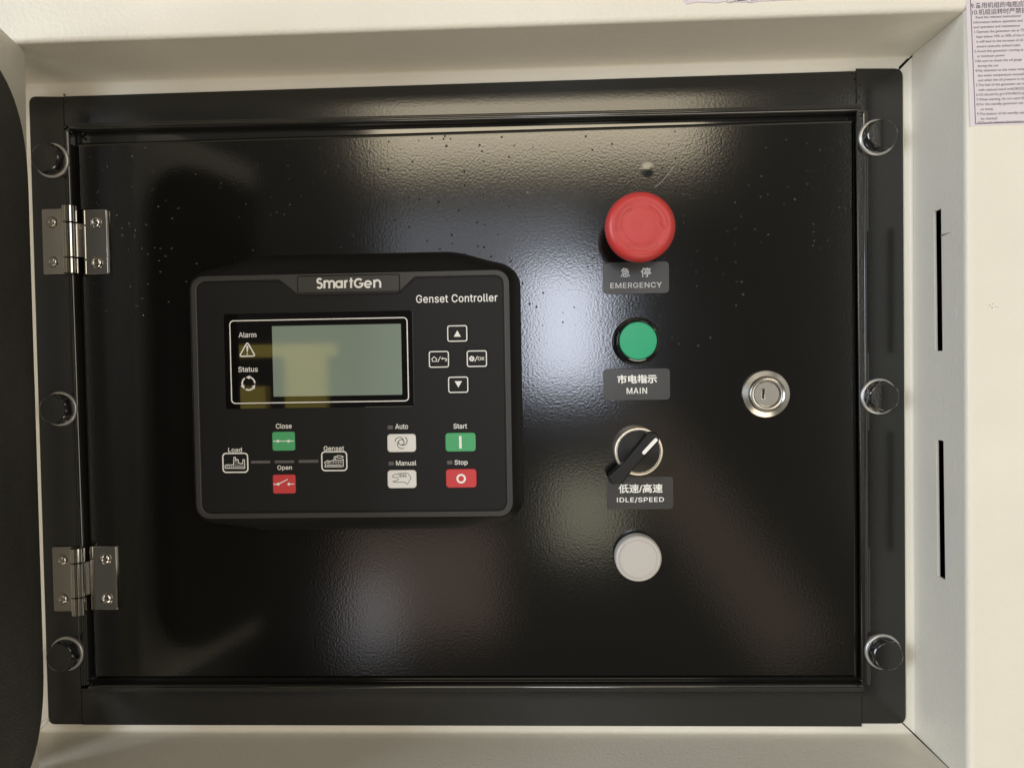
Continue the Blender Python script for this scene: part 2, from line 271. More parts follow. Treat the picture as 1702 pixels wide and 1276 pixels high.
def text_mesh(s, bold=0, space=1.0):
    if all(c in GLYPHS for c in s):
        mb = MB(); x = 0.0
        for c in s:
            adv, loops = GLYPHS[c]
            if loops:
                L_ = [[(l[i] / 1000, l[i + 1] / 1000) for i in range(0, len(l), 2)] for l in loops]
                L_.sort(key=lambda q: -abs(area(q)))
                flat = [p for q in L_ for p in q]
                tris = tessellate_polygon([[Vector((a, b, 0)) for a, b in q] for q in L_])
                fs = []
                for t in tris:
                    a, b, d = (flat[i] for i in t)
                    fs.append(tuple(t) if (b[0] - a[0]) * (d[1] - a[1]) - (b[1] - a[1]) * (d[0] - a[0]) > 0 else tuple(t)[::-1])
                mb.add([(a + x, b, 0) for a, b in flat], fs)
            x += adv / 1000 + (space - 1) * .35
        return mb.v, mb.f
    cu = bpy.data.curves.new('t', 'FONT'); cu.body = s; cu.size = 1; cu.offset = bold; cu.space_character = space
    cu.resolution_u = 4
    o = bpy.data.objects.new('t', cu); sc.collection.objects.link(o)
    bpy.context.view_layer.update()
    me = bpy.data.meshes.new_from_object(o)
    vs = [tuple(v.co) for v in me.vertices]; fs = [tuple(p.vertices) for p in me.polygons]
    bpy.data.objects.remove(o); bpy.data.curves.remove(cu); bpy.data.meshes.remove(me)
    return vs, fs
def text(s, box_px, z, m, parent, bold=0.0, name='lettering', mb=None, space=1.0):
    """lettering fitted to the rectangle it fills on the surface at height z"""
    x0, y0, x1, y1 = box_px
    dy = .006 * (x1 - x0); y0 += dy; y1 -= dy        # the line of letters is not level in the photo
    a = U(x0, (y0 + y1) / 2, z); b = U(x1, (y0 + y1) / 2, z); t = U((x0 + x1) / 2, y0, z); u = U((x0 + x1) / 2, y1, z)
    ax, bx, ty, uy = a[0], b[0], t[1], u[1]
    vs, fs = text_mesh(s, bold, space)
    X = [v[0] for v in vs]; Y = [v[1] for v in vs]
    kx = (bx - ax) / (max(X) - min(X)); ky = (ty - uy) / (max(Y) - min(Y))
    out = [(ax + (v[0] - min(X)) * kx, uy + (v[1] - min(Y)) * ky, z) for v in vs]
    own = mb is None; mb = mb or MB(); mb.add(out, fs)
    return mb.build(name, m, parent) if own else mb
def copy_tree(o, parent=None):
    c = o.copy(); sc.collection.objects.link(c)
    if parent: c.parent = parent
    for ch in list(o.children): copy_tree(ch, c)
    return c
# ================================================================ enclosure
OX0, OX1, OY0, OY1 = -267.5, 267.6, -200.0, 200.6       # recess, rear outline
DEP = 58.0
enc = thing('generator_enclosure', (0, 0, 0), 'cream powder coated generator enclosure with the recess that frames the black panel', 'enclosure')
def side_strip(side, prof, g0, g1):
    """a folded sheet along one side of the recess; prof = (outward offset, z); g0,g1 gaps left at the two mitres"""
    vs = []; fs = []
    for d, z in prof:
        x0, x1, y0, y1 = OX0 - d, OX1 + d, OY0 - d, OY1 + d
        a, b = {'top': ((x1, y1), (x0, y1)), 'left': ((x0, y1), (x0, y0)), 'bottom': ((x0, y0), (x1, y0)), 'right': ((x1, y0), (x1, y1))}[side]
        a = Vector(a); b = Vector(b); e = (b - a).normalized()
        ga = g0(z) if callable(g0) else g0; gb = g1(z) if callable(g1) else g1
        a = a + e * ga; b = b - e * gb
        vs += [(a.x, a.y, z), (b.x, b.y, z)]
    for i in range(len(prof) - 1): fs.append((2 * i, 2 * i + 1, 2 * i + 3, 2 * i + 2))
    return MB().add(vs, fs)
def bend(cx, cz, r, a0, a1, n=6): return [(cx + r * math.cos(R(a0 + (a1 - a0) * k / n)), cz + r * math.sin(R(a0 + (a1 - a0) * k / n))) for k in range(n + 1)]
rear = [(-24, -0.8)] + bend(-2.0, 1.2, 2.0, 270, 360)          # flange behind the black frame, then the rear bend
front = bend(3.2, DEP - 3.2, 3.2, 180, 90, 8)
far = [(400, DEP)]
gap_dark = lambda z: .55
side_strip('top', rear + front, .0, .0).build('recess_top', M['cream'], enc)
side_strip('bottom', rear + front, .0, lambda z: 1.1 if z < 54 else .1).build('recess_bottom', M['cream'], enc)
side_strip('left', rear + front, .0, .0).build('recess_left', M['cream'], enc)
side_strip('right', rear, .0, lambda z: 1.2 if z < 1 else .0).build('rear_flange_right', M['cream'], enc)
side_strip('right', front, .0, .0).build('front_bend_right', M['cream'], enc)
# right wall with its two slots, a real sheet
slotA = [(27.6, 25.6), (105.0, 24.4), (105.0, 32.4), (27.6, 33.4)]
slotB = [(-97.8, 27.4), (-21.6, 26.2), (-21.6, 34.0), (-97.8, 35.4)]
rw = prism([(OY0, 1.2), (OY1, 1.2), (OY1, DEP - 3.2), (OY0, DEP - 3.2)], 0, 1.4, [fillet(ccw(slotA), .5, 2), fillet(ccw(slotB), .5, 2)], bev=.15, seg=2,
           T=lambda p: (OX1 + 1.4 - p[2], p[0], p[1]))
rw.f = [f[::-1] for f in rw.f]
rw.build('recess_right', M['cream'], enc)
# outer skin
skin = prism([(-620, -420), (620, -420), (620, 420), (-620, 420)], DEP - 1.2, DEP,
             [[(OX0 - 3.2, OY0 - 3.2), (OX1 + 3.2, OY0 - 3.2), (OX1 + 3.2, OY1 + 3.2), (OX0 - 3.2, OY1 + 3.2)]])
skin.build('front_skin', M['cream'], enc)
ib = MB()
box(-300, -235, -40, -296, 235, 56, mb=ib); box(296, -235, -40, 300, 235, 56, mb=ib)
box(-300, 231, -40, 300, 235, 56, mb=ib); box(-300, -235, -40, 300, -231, 56, mb=ib); box(-300, -235, -44, 300, 235, -40, mb=ib)
ib.build('dark_backing', M['dark'], enc)  # near-black backing added so slots and gaps read as shaded
# white bead, lower left, painting light through the mitre; open seam, upper right
a = U(66, 1209, .2); b = U(80, 1194, .2)
wb = MB(); pts = [(a[0] + (b[0] - a[0]) * k / 8, a[1] + (b[1] - a[1]) * k / 8) for k in range(9)]
for k, (x, y) in enumerate(pts):
    r_ = .5 + .55 * math.sin(math.pi * k / 8)
    wb.add(*(lambda m_: (m_.v, m_.f))(lathe(x, y, [(r_ * 1.2, -.8), (r_ * 1.15, .5), (r_ * .8, 1.2), (r_ * .2, 1.5)], 10)))
wb.build('gap_light_bead', M['white_mark'], enc)
sm = MB(); ribbon(UL([(1494, 113), (1513, 94)], -.6), .7, -.72, mb=sm, h=.05)
sm.build('mitre_seam', M['dark'], enc)
# marks in the cream paint
mk = MB()
for (x, y, s) in ((1645, 507, 1.0), (1650, 505, .8), (1649, 511, 1.1), (1655, 510, .7), (1659, 511, .6), (1643, 511, .5)):
    q = U(x, y, DEP); h = s * .42
    mk.add([(q[0] + h * math.cos(k) * random.uniform(.7, 1.4), q[1] + h * .7 * math.sin(k), DEP + .05) for k in (0, 1, 2.1, 3.1, 4.2, 5.2)], [(0, 1, 2, 3, 4, 5)])
mk.build('paint_chip', M['chip'], enc)
def wallpt(px, py):      # on the right wall
    d = ROT @ Vector(((px - 851) / F, -(py - 638) / F, -1.0)); t = (OX1 - CAM[0]) / d[0]
    return (CAM[1] + t * d[1], CAM[2] + t * d[2])
nk = MB(); a = wallpt(1590, 514); b = wallpt(1590, 530)
nk.add([(OX1 - .06, a[0], a[1] - .4), (OX1 - .06, b[0], b[1] - .3), (OX1 - .06, b[0], b[1] + .3), (OX1 - .06, a[0], a[1] + .6)], [(0, 1, 2, 3)])
nk.build('paint_scratch', M['white_mark'], enc)
nk = MB(); a = wallpt(1564, 391); b = wallpt(1581, 386)
nk.add([(OX1 - .06, a[0] - .9, a[1]), (OX1 - .06, b[0], b[1]), (OX1 - .06, a[0] + .5, a[1])], [(0, 1, 2)])
nk.build('paint_dent', M['chip'], enc)
# ================================================================ black fixed frame
fr = thing('panel_frame', (0, 0, 0), 'glossy black steel frame bolted round the hinged control panel', 'panel frame')
OPE = dict(tl=(-238.0, 172.0), tr=(238.3, 169.2), br=(238.0, -170.3), bl=(-236.2, -170.6))
def strip(name, outer, radii, bev=1.0):
    prism(fillet(ccw(outer), radii, 6), -0.6, 0, bev=.35, seg=2, mb=(mb := MB()))
    return mb
def frame_strip(name, poly, radii):
    p = ccw(poly)
    m_ = prism(fillet(p, radii, 6), -1.6, 0, bev=.5, seg=3, back=True)
    return m_.build(name, M['frame'], fr)
frame_strip('side_strip', [(-262.6, -195.3), (-241.0, -195.3), (-240.9, 192.3), (-262.6, 193.2)], [4.5, 0, 0, 4.5])
frame_strip('side_strip', [(236.8, -194.0), (262.6, -194.0), (262.6, 193.4), (235.6, 194.2)], [0, 5.2, 5.2, 0])
frame_strip('bottom_strip', [(-240.9, -195.6), (236.7, -195.8), (236.7, -172.6), (-240.9, -172.6)], 0)
frame_strip('top_strip', [(-240.8, 174.2), (235.5, 171.6), (235.5, 192.8), (-240.8, 192.5)], 0)
# rounded return lips that line the opening
M['lip'] = mat('smooth_black_lip', (0.018, 0.018, 0.016), .09, spec=1.0)
def lip(name, a, b, inward, r=1.9, dep=6):
    """a rolled lip from a to b, standing a little proud of the strips; inward = unit vector towards the opening"""
    a = Vector(a); b = Vector(b); n = Vector(inward); vs = []; fs = []
    prof = [(-2.6 - r, -.1), (-1.2 - r, .12)] + [(-r + r * math.sin(t), .3 - r + r * math.cos(t)) for t in [R(k) for k in range(-50, 91, 14)]] + [(0, -dep)]
    for d, z in prof:
        for q in (a, b): vs.append((q.x + n.x * d, q.y + n.y * d, z))
    for i in range(len(prof) - 1): fs.append((2 * i, 2 * i + 1, 2 * i + 3, 2 * i + 2))
    return MB().add(vs, fs).build(name, M['lip'], fr, angle=60)
prism([(-246, -178), (246, -178), (246, 180), (-246, 180)], -9, -7.5, [[(-230, -163), (231, -163), (231, 160), (-230, 160)]], bev=.3, seg=2).build('door_stop', M['lip'], fr)
lip('lip', (OPE['tr'][0], 169.2), (-238.0, 172.0), (0, -1))
lip('lip', (238.0, -170.3), (238.3, 169.2), (-1, 0))
lip('lip', (-236.2, -170.6), (238.0, -170.3), (0, 1))
lip('lip', (-238.0, 172.0), (-236.2, -170.6), (1, 0))
# lumps of weld at the corners of the opening
wl = MB()
for (x, y, s) in ((109, 212, 1.0), (114, 216, 1.2), (119, 220, .8), (1430, 191, 1.2), (1434, 187, .8), (146, 1134, 1.3), (152, 1136, .8), (1432, 1130, .9), (1426, 1140, .6), (1435, 1150, .6), (107, 158, .5), (109, 170, .5), (1417, 121, .8), (1420, 132, .6), (1428, 142, .5), (1428, 162, .5)):
    q = U(x, y, 0)
    lathe(q[0], q[1], [(s, -.6), (s * .95, .2), (s * .7, .75), (s * .3, 1.0)], 10, mb=wl)
wl.build('weld_spatter', M['frame'], fr, kind='stuff')
# ================================================================ hinged door panel
dr = thing('control_panel_door', (-234, 0, -3), 'large glossy black hinged door panel that carries the controls', 'panel door')
DZ = -3.0
dpoly = [(-235.0, -168.6), (236.2, -168.4), (236.4, 166.2), (-236.4, 165.2)]
dout = fillet(ccw(dpoly), 1.6, 4)
M['edge'] = mat('smooth_black_edge', (0.012, 0.012, 0.010), .08, spec=1.0)
BV = 2.5
prism(inset(dout, BV), DZ - .4, DZ).build('door_sheet', M['gloss'], dr, angle=60)
em = MB(); n_ = len(dout); vs = []; fs = []
rings = [(-14, 0)] + [(DZ - BV + BV * math.sin(R(9 * k)), BV * (1 - math.cos(R(9 * k)))) for k in range(11)]
for z, d in rings: vs += [(x, y, z) for x, y in inset(dout, d)]
for j in range(len(rings) - 1):
    for i in range(n_): fs.append((j * n_ + i, j * n_ + (i + 1) % n_, (j + 1) * n_ + (i + 1) % n_, (j + 1) * n_ + i))
em.add(vs, fs).build('rolled_edge', M['edge'], dr, angle=70)
# a dimple, and nicks in the paint
q = U(1076, 282, DZ)
lathe(q[0], q[1], [(4.6, DZ - .002), (3.6, DZ + .015), (2.6, DZ + .05), (1.7, DZ + .09), (.9, DZ + .115), (.3, DZ + .12)], 28).build('weld_dimple', M['gloss'], dr, angle=80)
nb = MB()
for (x, y, s) in ((1125, 873, .5), (1130, 871, .4), (1139, 877, .5), (1122, 921, .6), (1144, 913, .5), (742, 243, .9), (797, 241, .7), (970, 931, .4), (983, 929, .4), (1120, 462, .5), (1118, 476, .5), (1303, 340, .6)):
    q = U(x, y, DZ); lathe(q[0], q[1], [(s, DZ), (s * .8, DZ + .25), (s * .3, DZ + .42)], 7, mb=nb)
nb.build('paint_nib', M['gloss'], dr, kind='stuff')
sx = MB(); ribbon(UL([(1088, 312), (1100, 302), (1112, 287), (1120, 279)], DZ), .45, DZ + .12, mb=sx, h=.12)
sx.build('scratch', M['nick'], dr)
# ================================================================ bolts round the frame
bolt = thing('hex_bolt', (0, 0, 0), 'x', 'bolt', 'hex bolts round the black frame')
lathe(0, 0, [(10.6, 0), (10.6, 1.1), (10.3, 1.5), (9.6, 1.7), (3, 1.7)], 48).build('washer', M['washer'], bolt)
hexp = [(9.4 * math.cos(R(60 * k + 12)), 9.4 * math.sin(R(60 * k + 12))) for k in range(6)]
hb = MB(); lathe(0, 0, [(9.3, 1.5), (9.3, 2.6), (8.6, 3.0), (8.4, 3.05)], 48, mb=hb)
n_ = 72
def hexr(k, lim):
    a_ = (360 * k / n_ - 12) % 60 - 30
    return min(lim, 8.3 / math.cos(R(a_)))
vs = []; fs = []
for z, lim in ((1.6, 9.4), (6.6, 9.4), (7.2, 9.0), (7.8, 8.5), (8.2, 8.0), (8.35, 7.6), (8.35, .3)):
    for k in range(n_):
        r_ = hexr(k, lim); vs.append((r_ * math.cos(2 * math.pi * k / n_), r_ * math.sin(2 * math.pi * k / n_), z))
for j_ in range(6):
    for k in range(n_): fs.append((j_ * n_ + k, j_ * n_ + (k + 1) % n_, (j_ + 1) * n_ + (k + 1) % n_, (j_ + 1) * n_ + k))
hb.add(vs, fs)
hb.build('head', M['frame'], bolt, angle=14)
BL = [(-249.0, 153.5, 'black hex bolt at the top left of the frame, above the upper hinge', 0),
      (-248.6, 1.6, 'black hex bolt on the left of the frame midway between the two hinges', 25),
      (-249.2, -150.4, 'black hex bolt at the lower left of the frame, below the lower hinge', 40),
      (247.6, 153.4, 'black hex bolt at the top right of the frame, near the instruction sticker', 0),
      (247.8, 1.7, 'black hex bolt on the right of the frame, level with the key lock', 14),
      (249.3, -150.2, 'black hex bolt in the lower right corner of the frame', 33)]
for i, (x, y, lab, rot) in enumerate(BL):
    o = bolt if i == 0 else copy_tree(bolt)
    # seen head-on the washer peeps out on the side facing the middle of the panel
    o.location = W((x * .9985, y, 0)); o.rotation_euler = (0, R(-rot), 0); o['label'] = lab
# ================================================================ hinges
def make_hinge(cy, kx, wob, label):
    t = thing('hinge', (kx, cy, 0), label, 'hinge', 'steel butt hinges on the left of the door')
    y0, y1 = cy - 20, cy + 20
    m_ = prism(rr(-255.4, y0, kx - 2.5, y1, 1.0, 3), .05, 2.0, bev=.3, seg=2, back=True); m_.build('leaf', M['hinge'], t)
    xl = kx + (5.4 if wob > 0 else 4.6)
    m_ = prism(rr(xl, y0, -216.6, y1 - .5, .8, 3), DZ + .1, DZ + 2.2, bev=.35, seg=3, back=True); m_.build('leaf', M['chrome'], t)
    # root of the right-hand leaf climbing to the knuckle
    rt = MB()
    for (a, b) in ((y0 + 10.4, y1 - 9.4),):
        vs = [(kx + 3.2, a, 4.2), (kx + 3.2, b, 4.2), (kx + 5.2, a, 1.0), (kx + 5.2, b, 1.0), (xl + .3, a, DZ + 2.2), (xl + .3, b, DZ + 2.2)]
        rt.add(vs, [(0, 2, 3, 1), (2, 4, 5, 3)])
    rt.build('leaf_root', M['hinge'], t)
    def knuckle(a, b, dome):
        n = 28; vs = []; fs = []; r_ = 4.3; cz = 3.6
        rows = [(a, r_ * .86), (a + .35, r_), (b - .35, r_), (b, r_ * .86)]
        for yy, rad in rows:
            for k in range(n):
                an = 2 * math.pi * k / n; vs.append((kx + rad * math.cos(an), yy, cz + rad * math.sin(an)))
        for j in range(3):
            for k in range(n): fs.append((j * n + k, (j + 1) * n + k, (j + 1) * n + (k + 1) % n, j * n + (k + 1) % n))
        fs.append(tuple(range(n))); fs.append(tuple(3 * n + k for k in range(n))[::-1])
        return MB().add(vs, fs).build('knuckle', M['hinge' if dome else 'chrome'], t)
    e = .5
    knuckle(y0 + (0 if wob > 0 else -1.6), y0 + 9.6 - e / 2, False)
    knuckle(y0 + 9.6 + e / 2, y1 - 9.2 - e / 2, False)
    knuckle(y1 - 9.2 + e / 2, y1 + (1.2 if wob > 0 else 0), False)
    for sx_, sy_, z, mt, rad in ((-249.0, 11.7, 2.0, 'hinge', 3.5), (-249.3, -12.3, 2.0, 'hinge', 3.5), (-223.4, 11.7, DZ + 2.2, 'chrome', 3.6), (-223.4, -13.0, DZ + 2.2, 'chrome', 3.8)):
        s_ = lathe(sx_, cy + sy_, [(rad, z - .1), (rad, z + .3), (rad * .9, z + 1.0), (rad * .7, z + 1.6), (rad * .42, z + 1.95), (rad * .36, z + 1.95), (rad * .33, z + .9), (.1, z + .9)], 28)
        s_.build('screw', M[mt], t)
    return t
make_hinge(103.9, -236.9, 1, 'steel butt hinge near the top left of the black door')
make_hinge(-103.6, -238.2, -1, 'steel butt hinge near the bottom left of the black door')
# ================================================================ open cabinet door at the left edge
od = thing('open_cabinet_door', (-230, 0, 52), 'open cream cabinet door lined with black foam at the left edge', 'cabinet door')
def leafx(z, y): return -232.2 + .24 * (z - 50) + (y) * .0122
LZ1 = 190
vs = []; fs = []
def slab(y0, y1, z0, z1, t0, t1, r=3):
    """slab lying along the leaf: t = distance off the leaf towards +x"""
    mb = MB(); nx, nz = .972, -.234
    prism(rr(z0, y0, z1, y1, r, 6), t0, t1, bev=min(1.5, abs(t1 - t0) * .4), seg=4, back=True,
          T=lambda p: (leafx(p[0], p[1]) + nx * p[2], p[1], p[0] + nz * p[2]), mb=mb)
    mb.f = [f[::-1] for f in mb.f]
    return mb
slab(-203, 199.5, 50, LZ1, -16, 0, r=4).build('door_leaf', M['cream'], od, angle=60)
pad = MB(); n_ = 0
base = fillet(ccw([(66, -190), (LZ1 - 2, -190), (LZ1 - 2, 180), (66, 180)]), [62, 12, 12, 62], 16)
rings = [(0, 0), (0, 3.4), (.8, 6.2), (2.4, 8.4), (5, 9.9), (8.5, 10.6), (14, 11.0)]
nx, nz = .972, -.234; vs = []; fs = []
for d, t in rings:
    for z, y in inset(base, d): vs.append((leafx(z, -35) + nx * t, y, z + nz * t))
n_ = len(base)
for j in range(len(rings) - 1):
    for i in range(n_): fs.append((j * n_ + i, (j + 1) * n_ + i, (j + 1) * n_ + (i + 1) % n_, j * n_ + (i + 1) % n_))
fs.append(tuple((len(rings) - 1) * n_ + i for i in range(n_))[::-1])
pad.add(vs, fs).build('foam_lining', M['foam'], od, angle=70)
# ================================================================ controller
gc = thing('genset_controller', (-61, 0, DZ), 'black generator controller with LCD screen and coloured keys', 'controller')
ZF, ZR = 21.0, 22.3
def body_outline(g, bt, bb, r):
    x0, x1, y0, y1 = -155 - g, 31.2 + g, -63.4 - g, 78.8 + g
    pts = []
    base = rr(x0, y0, x1, y1, r, 8)
    # resample the straight runs so that the bulges can be shaped
    out = []
    for i in range(len(base)):
        a = Vector(base[i]); b = Vector(base[(i + 1) % len(base)]); k = max(1, int((b - a).length / 4))
        if (b - a).length > 20: k = 40
        for j in range(k): out.append(tuple(a + (b - a) * j / k))
    res = []
    for x, y in out:
        u = (x - (-61.5)) / 93
        s = max(0, min(1, (1 - abs(u)) / .42)); s = s * s * (3 - 2 * s)
        if y > 60: y += bt * s
        if y < -45: y -= bb * s
        res.append((x, y))
    return res
levels = [(DZ, 5.4, 8.0, 5.0, 13), (5, 5.3, 7.8, 4.8, 13), (10, 4.6, 6.6, 3.8, 12), (15, 3.2, 4.2, 2.4, 11), (18.5, 1.9, 2.0, 1.0, 10), (20.8, .8, .6, .3, 9), (ZR - .5, .25, 0, 0, 8.5), (ZR, -.2, 0, 0, 8.2)]
hs = MB(); vs = []; fs = []; n_ = None
n_ = 0
for z, g, bt, bb, r_ in levels:
    o_ = body_outline(g, bt, bb, r_); n_ = len(o_); vs += [(x, y, z) for x, y in o_]
for j in range(len(levels) - 1):
    for i in range(n_): fs.append((j * n_ + i, j * n_ + (i + 1) % n_, (j + 1) * n_ + (i + 1) % n_, (j + 1) * n_ + i))
hs.add(vs, fs).build('housing', M['body'], gc, angle=70)
inner = fillet(ccw([(-151.3, -60.0), (27.6, -60.0), (27.6, 75.3), (-23.4, 75.3), (-33.2, 66.4), (-91.8, 66.4), (-102.5, 75.3), (-151.3, 75.3)]), [6, 6, 6, 3.5, 3, 3, 3.5, 6], 7)
outer = inset(ccw(body_outline(.2, 0, 0, 8.5)), .4)
prism(outer, ZR - 1.6, ZR, [inner], bev=.55, seg=4).build('rim', M['rim'], gc, angle=60)
prism(inset(inner, -.2), ZF - 1, ZF).build('face_panel', M['face'], gc)
prism(inset(inner, .7), ZF - .5, ZF + .25, bev=.2, seg=2).build('membrane', M['face'], gc)
ZP = ZF + .33
# logo plate
lp = prism(rr(-91.3, 67.5, -32.5, 76.8, 1.0, 4), ZR - .3, ZR + .5, bev=.2, seg=2).build('logo_plate', M['rim'], gc)
prism(rr(-91.9, 66.9, -31.9, 77.4, 1.4, 4), ZR - .3, ZR + .03, bev=0).build('groove', M['dark'], lp)
def logo():
    mb = MB(); zz = [ZR + .6]
    def s(pts, wd=3.45):
        zz[0] += .012; z = zz[0]      # each stroke a hair above the last
        ribbon([U(x, y - .0145 * (x - 525), z) for x, y in pts], wd / 2.92, z, mb=mb, h=.05)
    def A(cx, cy, r, a0, a1, n=14): return [(cx + r * math.cos(R(a0 + (a1 - a0) * k / n)), cy - r * math.sin(R(a0 + (a1 - a0) * k / n))) for k in range(n + 1)]
    b = 479.6
    s(A(531.0, 467.0, 3.5, 30, 270, 12) + A(531.0, 474.6, 4.1, 90, -150, 12)[1:])
    s([(539.2, b), (539.2, 466.2)]); s(A(543.25, 471.5, 4.05, 180, 0) + [(547.3, b)]); s(A(551.35, 471.5, 4.05, 180, 0) + [(555.4, b)])
    s(A(563.3, 473.1, 5.0, 0, 360, 24)); s([(568.3, b), (568.3, 466.4)])
    s([(573.4, b), (573.4, 466.4)]); s(A(577.2, 471.4, 3.8, 180, 82, 8))
    s([(583.6, 462.8), (583.6, b)]); s([(580.6, 467.8), (587.2, 467.8)], 2.5)
    s(A(596.3, 471.6, 6.7, 45, 360, 24)); s([(597.0, 472.2), (604.4, 472.2)], 2.6)
    s(A(611.6, 473.6, 5.0, 0, 312, 22)); s([(606.8, 474.0), (617.6, 474.0)], 2.2)
    s([(622.0, b), (622.0, 466.4)]); s(A(627.0, 472.4, 5.0, 180, 0) + [(632.0, b)])
    return mb
logo().build('logo_lettering', M['print'], lp)
text('Genset Controller', (691.5, 488.2, 827, 503.2), ZP, M['print'], gc, .008, space=1.06)
# screen
scr = prism(rr(-135.9, .9, -25.3, 56.3, 1.5, 4), ZF, ZF + .45, bev=.15, seg=2).build('screen', M['glass'], gc)
prism(rr(-107.5, 7.8, -32.1, 48.7, .3, 2), ZF + .3, ZF + .50).build('lcd', M['lcd'], scr)
ZS = ZF + .56
ribbon(rr(-132.3, 4.2, -28.5, 52.2, 2.2, 6), .62, ZS, closed=True).build('border_line', M['print'], scr)
text('Alarm', (396.5, 552, 426, 561), ZS, M['print'], scr, .01)
text('Status', (396, 609, 428.5, 618.3), ZS, M['print'], scr, .01)
al = MB(); ribbon(fillet(ccw(UL([(411, 568.5), (397.8, 592), (424.4, 591.6)], ZS)), .9, 4), .75, ZS, closed=True, mb=al)
al.add([(*U(x, y, ZS), ZS) for x, y in ((409.3, 575.5), (410, 574.3), (412, 574.3), (412.8, 575.5), (411.9, 585), (410.2, 585))], [(5, 4, 3, 2, 1, 0)])
al.add([(*q, ZS) for q in circ(*U(411.1, 588, ZS), .45, 10)], [tuple(range(10))])
al.build('alarm_symbol', M['print'], scr)
st = MB(); c0 = U(413, 637.3, ZS); k_ = 2.92
for a0 in (90, -30, 210):
    ribbon(arc(c0[0], c0[1], 10.9 / k_, a0 - 12, a0 - 88, 12), 2.5 / k_, ZS, mb=st)
    h = [(11 + dr_, da) for dr_, da in ((-3.4, -14), (3.4, -14), (.6, 22))]
    st.add([(c0[0] + r_ / k_ * math.cos(R(a0 + da)), c0[1] + r_ / k_ * math.sin(R(a0 + da)), ZS) for r_, da in h], [(0, 1, 2)])
st.build('status_symbol', M['print'], scr)
# keys
def key(px0, py0, px1, py1, kind, label):
    z = ZF + .95
    (xa, ya), (xb, yb) = U((px0), (py0 + py1) / 2, z), U(px1, (py0 + py1) / 2, z)
    yt = U((px0 + px1) / 2, py0, z)[1]; yb_ = U((px0 + px1) / 2, py1, z)[1]
    r_ = 1.9 if kind in ('white', 'greenw', 'redw') else 1.35
    m_ = {'plain': 'face', 'green': 'green', 'redk': 'redk', 'white': 'white', 'greenw': 'green', 'redw': 'redk', 'box': 'face'}[kind]
    # sunk surround, so that a dark line runs round each key
    sur = prism(rr(xa - .55, yb_ - .55, xb + .55, yt + .55, r_ + .4, 4), ZF, ZF + .30)
    k = prism(rr(xa, yb_, xb, yt, r_, 6), ZF, z if kind != 'box' else ZF + .31, bev=.45 if kind != 'box' else 0, seg=3).build('key' if kind != 'box' else 'pictogram', M[m_], gc, label=label)
    if kind != 'box': sur.build('surround', M['dark'], k)
    if kind in ('plain', 'box'):
        zz = z + .06 if kind == 'plain' else ZF + .37
        d = .5
        ribbon(rr(xa + d, yb_ + d, xb - d, yt - d, 1.1 if kind == 'plain' else 1.9, 5), .62 if kind == 'plain' else .75, zz, closed=True).build('outline', M['print'], k)
    return k
ZK = ZF + .95 + .08
def tri(pts, z, par, m='print', name='symbol'):
    p = ccw(UL(pts, z)); return MB().add([(x, y, z) for x, y in p], [tuple(range(len(p)))]).build(name, M[m], par)
def zpt(ox, oy, sc_): return lambda pts: [(ox + x / sc_, oy + y / sc_) for x, y in pts]
k = key(742.8, 540, 777.3, 568.3, 'plain', 'black key with an up arrow'); tri([(760, 549), (754.2, 559.6), (766, 559.4)], ZK, k)
k = key(744.3, 625.2, 778.9, 653.2, 'plain', 'black key with a down arrow'); tri([(755.6, 633.4), (768, 633.2), (761.8, 643.8)], ZK, k)
Z = zpt(690, 530, 9.815)
k = key(712.2, 582.7, 746.8, 611.4, 'plain', 'black key with a house and a return arrow')
sy = MB(); ribbon(UL(Z([(265, 660), (311, 616), (360, 662)]), ZK), .42, ZK, mb=sy)
ribbon(UL(Z([(282, 655), (282, 692), (345, 692), (345, 655)]), ZK), .38, ZK, mb=sy)
ribbon(UL(Z([(368, 705), (414, 612)]), ZK), .42, ZK, mb=sy)
ribbon(UL(Z([(450, 645), (490, 644), (511, 656), (512, 672), (500, 684), (488, 686)]), ZK), .5, ZK, mb=sy)
sy.add([(*U(*p, ZK), ZK) for p in Z([(422, 645), (452, 624), (452, 666)])], [(0, 2, 1)])
sy.build('symbol', M['print'], k)
k = key(775.2, 581.7, 810, 610.2, 'plain', 'black key with a gear and the letters OK')
sy = MB(); gcx, gcy = U(*Z([(924, 648)])[0], ZK)
for i in range(8):
    a_ = R(45 * i + 10); ribbon([(gcx + .8 * math.cos(a_), gcy + .8 * math.sin(a_)), (gcx + 1.65 * math.cos(a_), gcy + 1.65 * math.sin(a_))], .6, ZK, mb=sy)
ribbon(circ(gcx, gcy, .85, 20), .75, ZK - .005, closed=True, mb=sy)
ribbon(UL(Z([(974, 695), (1018, 604)]), ZK), .42, ZK, mb=sy)
text('OK', (690 + 1022 / 9.815, 530 + 617 / 9.815, 690 + 1134 / 9.815, 530 + 676 / 9.815), ZK, None, None, .02, mb=sy)
sy.build('symbol', M['print'], k)
k = key(452.2, 717.2, 490, 748.8, 'green', 'green close key with a closed switch symbol')
sy = MB(); ribbon(UL([(453.8, 733), (488.3, 732.6)], ZK), .5, ZK, mb=sy)
for x in (461.8, 479.5): ribbon(circ(*U(x, 732.8, ZK), .55, 14), .55, ZK + .01, closed=True, mb=sy)
sy.build('symbol', M['print'], k)
k = key(453.2, 788.3, 491, 820, 'redk', 'red open key with an open switch symbol')
sy = MB(); ribbon(UL([(454.5, 804.5), (462.5, 804.3), (478.3, 796.3)], ZK), .55, ZK, mb=sy)
ribbon(UL([(480, 804.2), (489, 804)], ZK), .5, ZK, mb=sy)
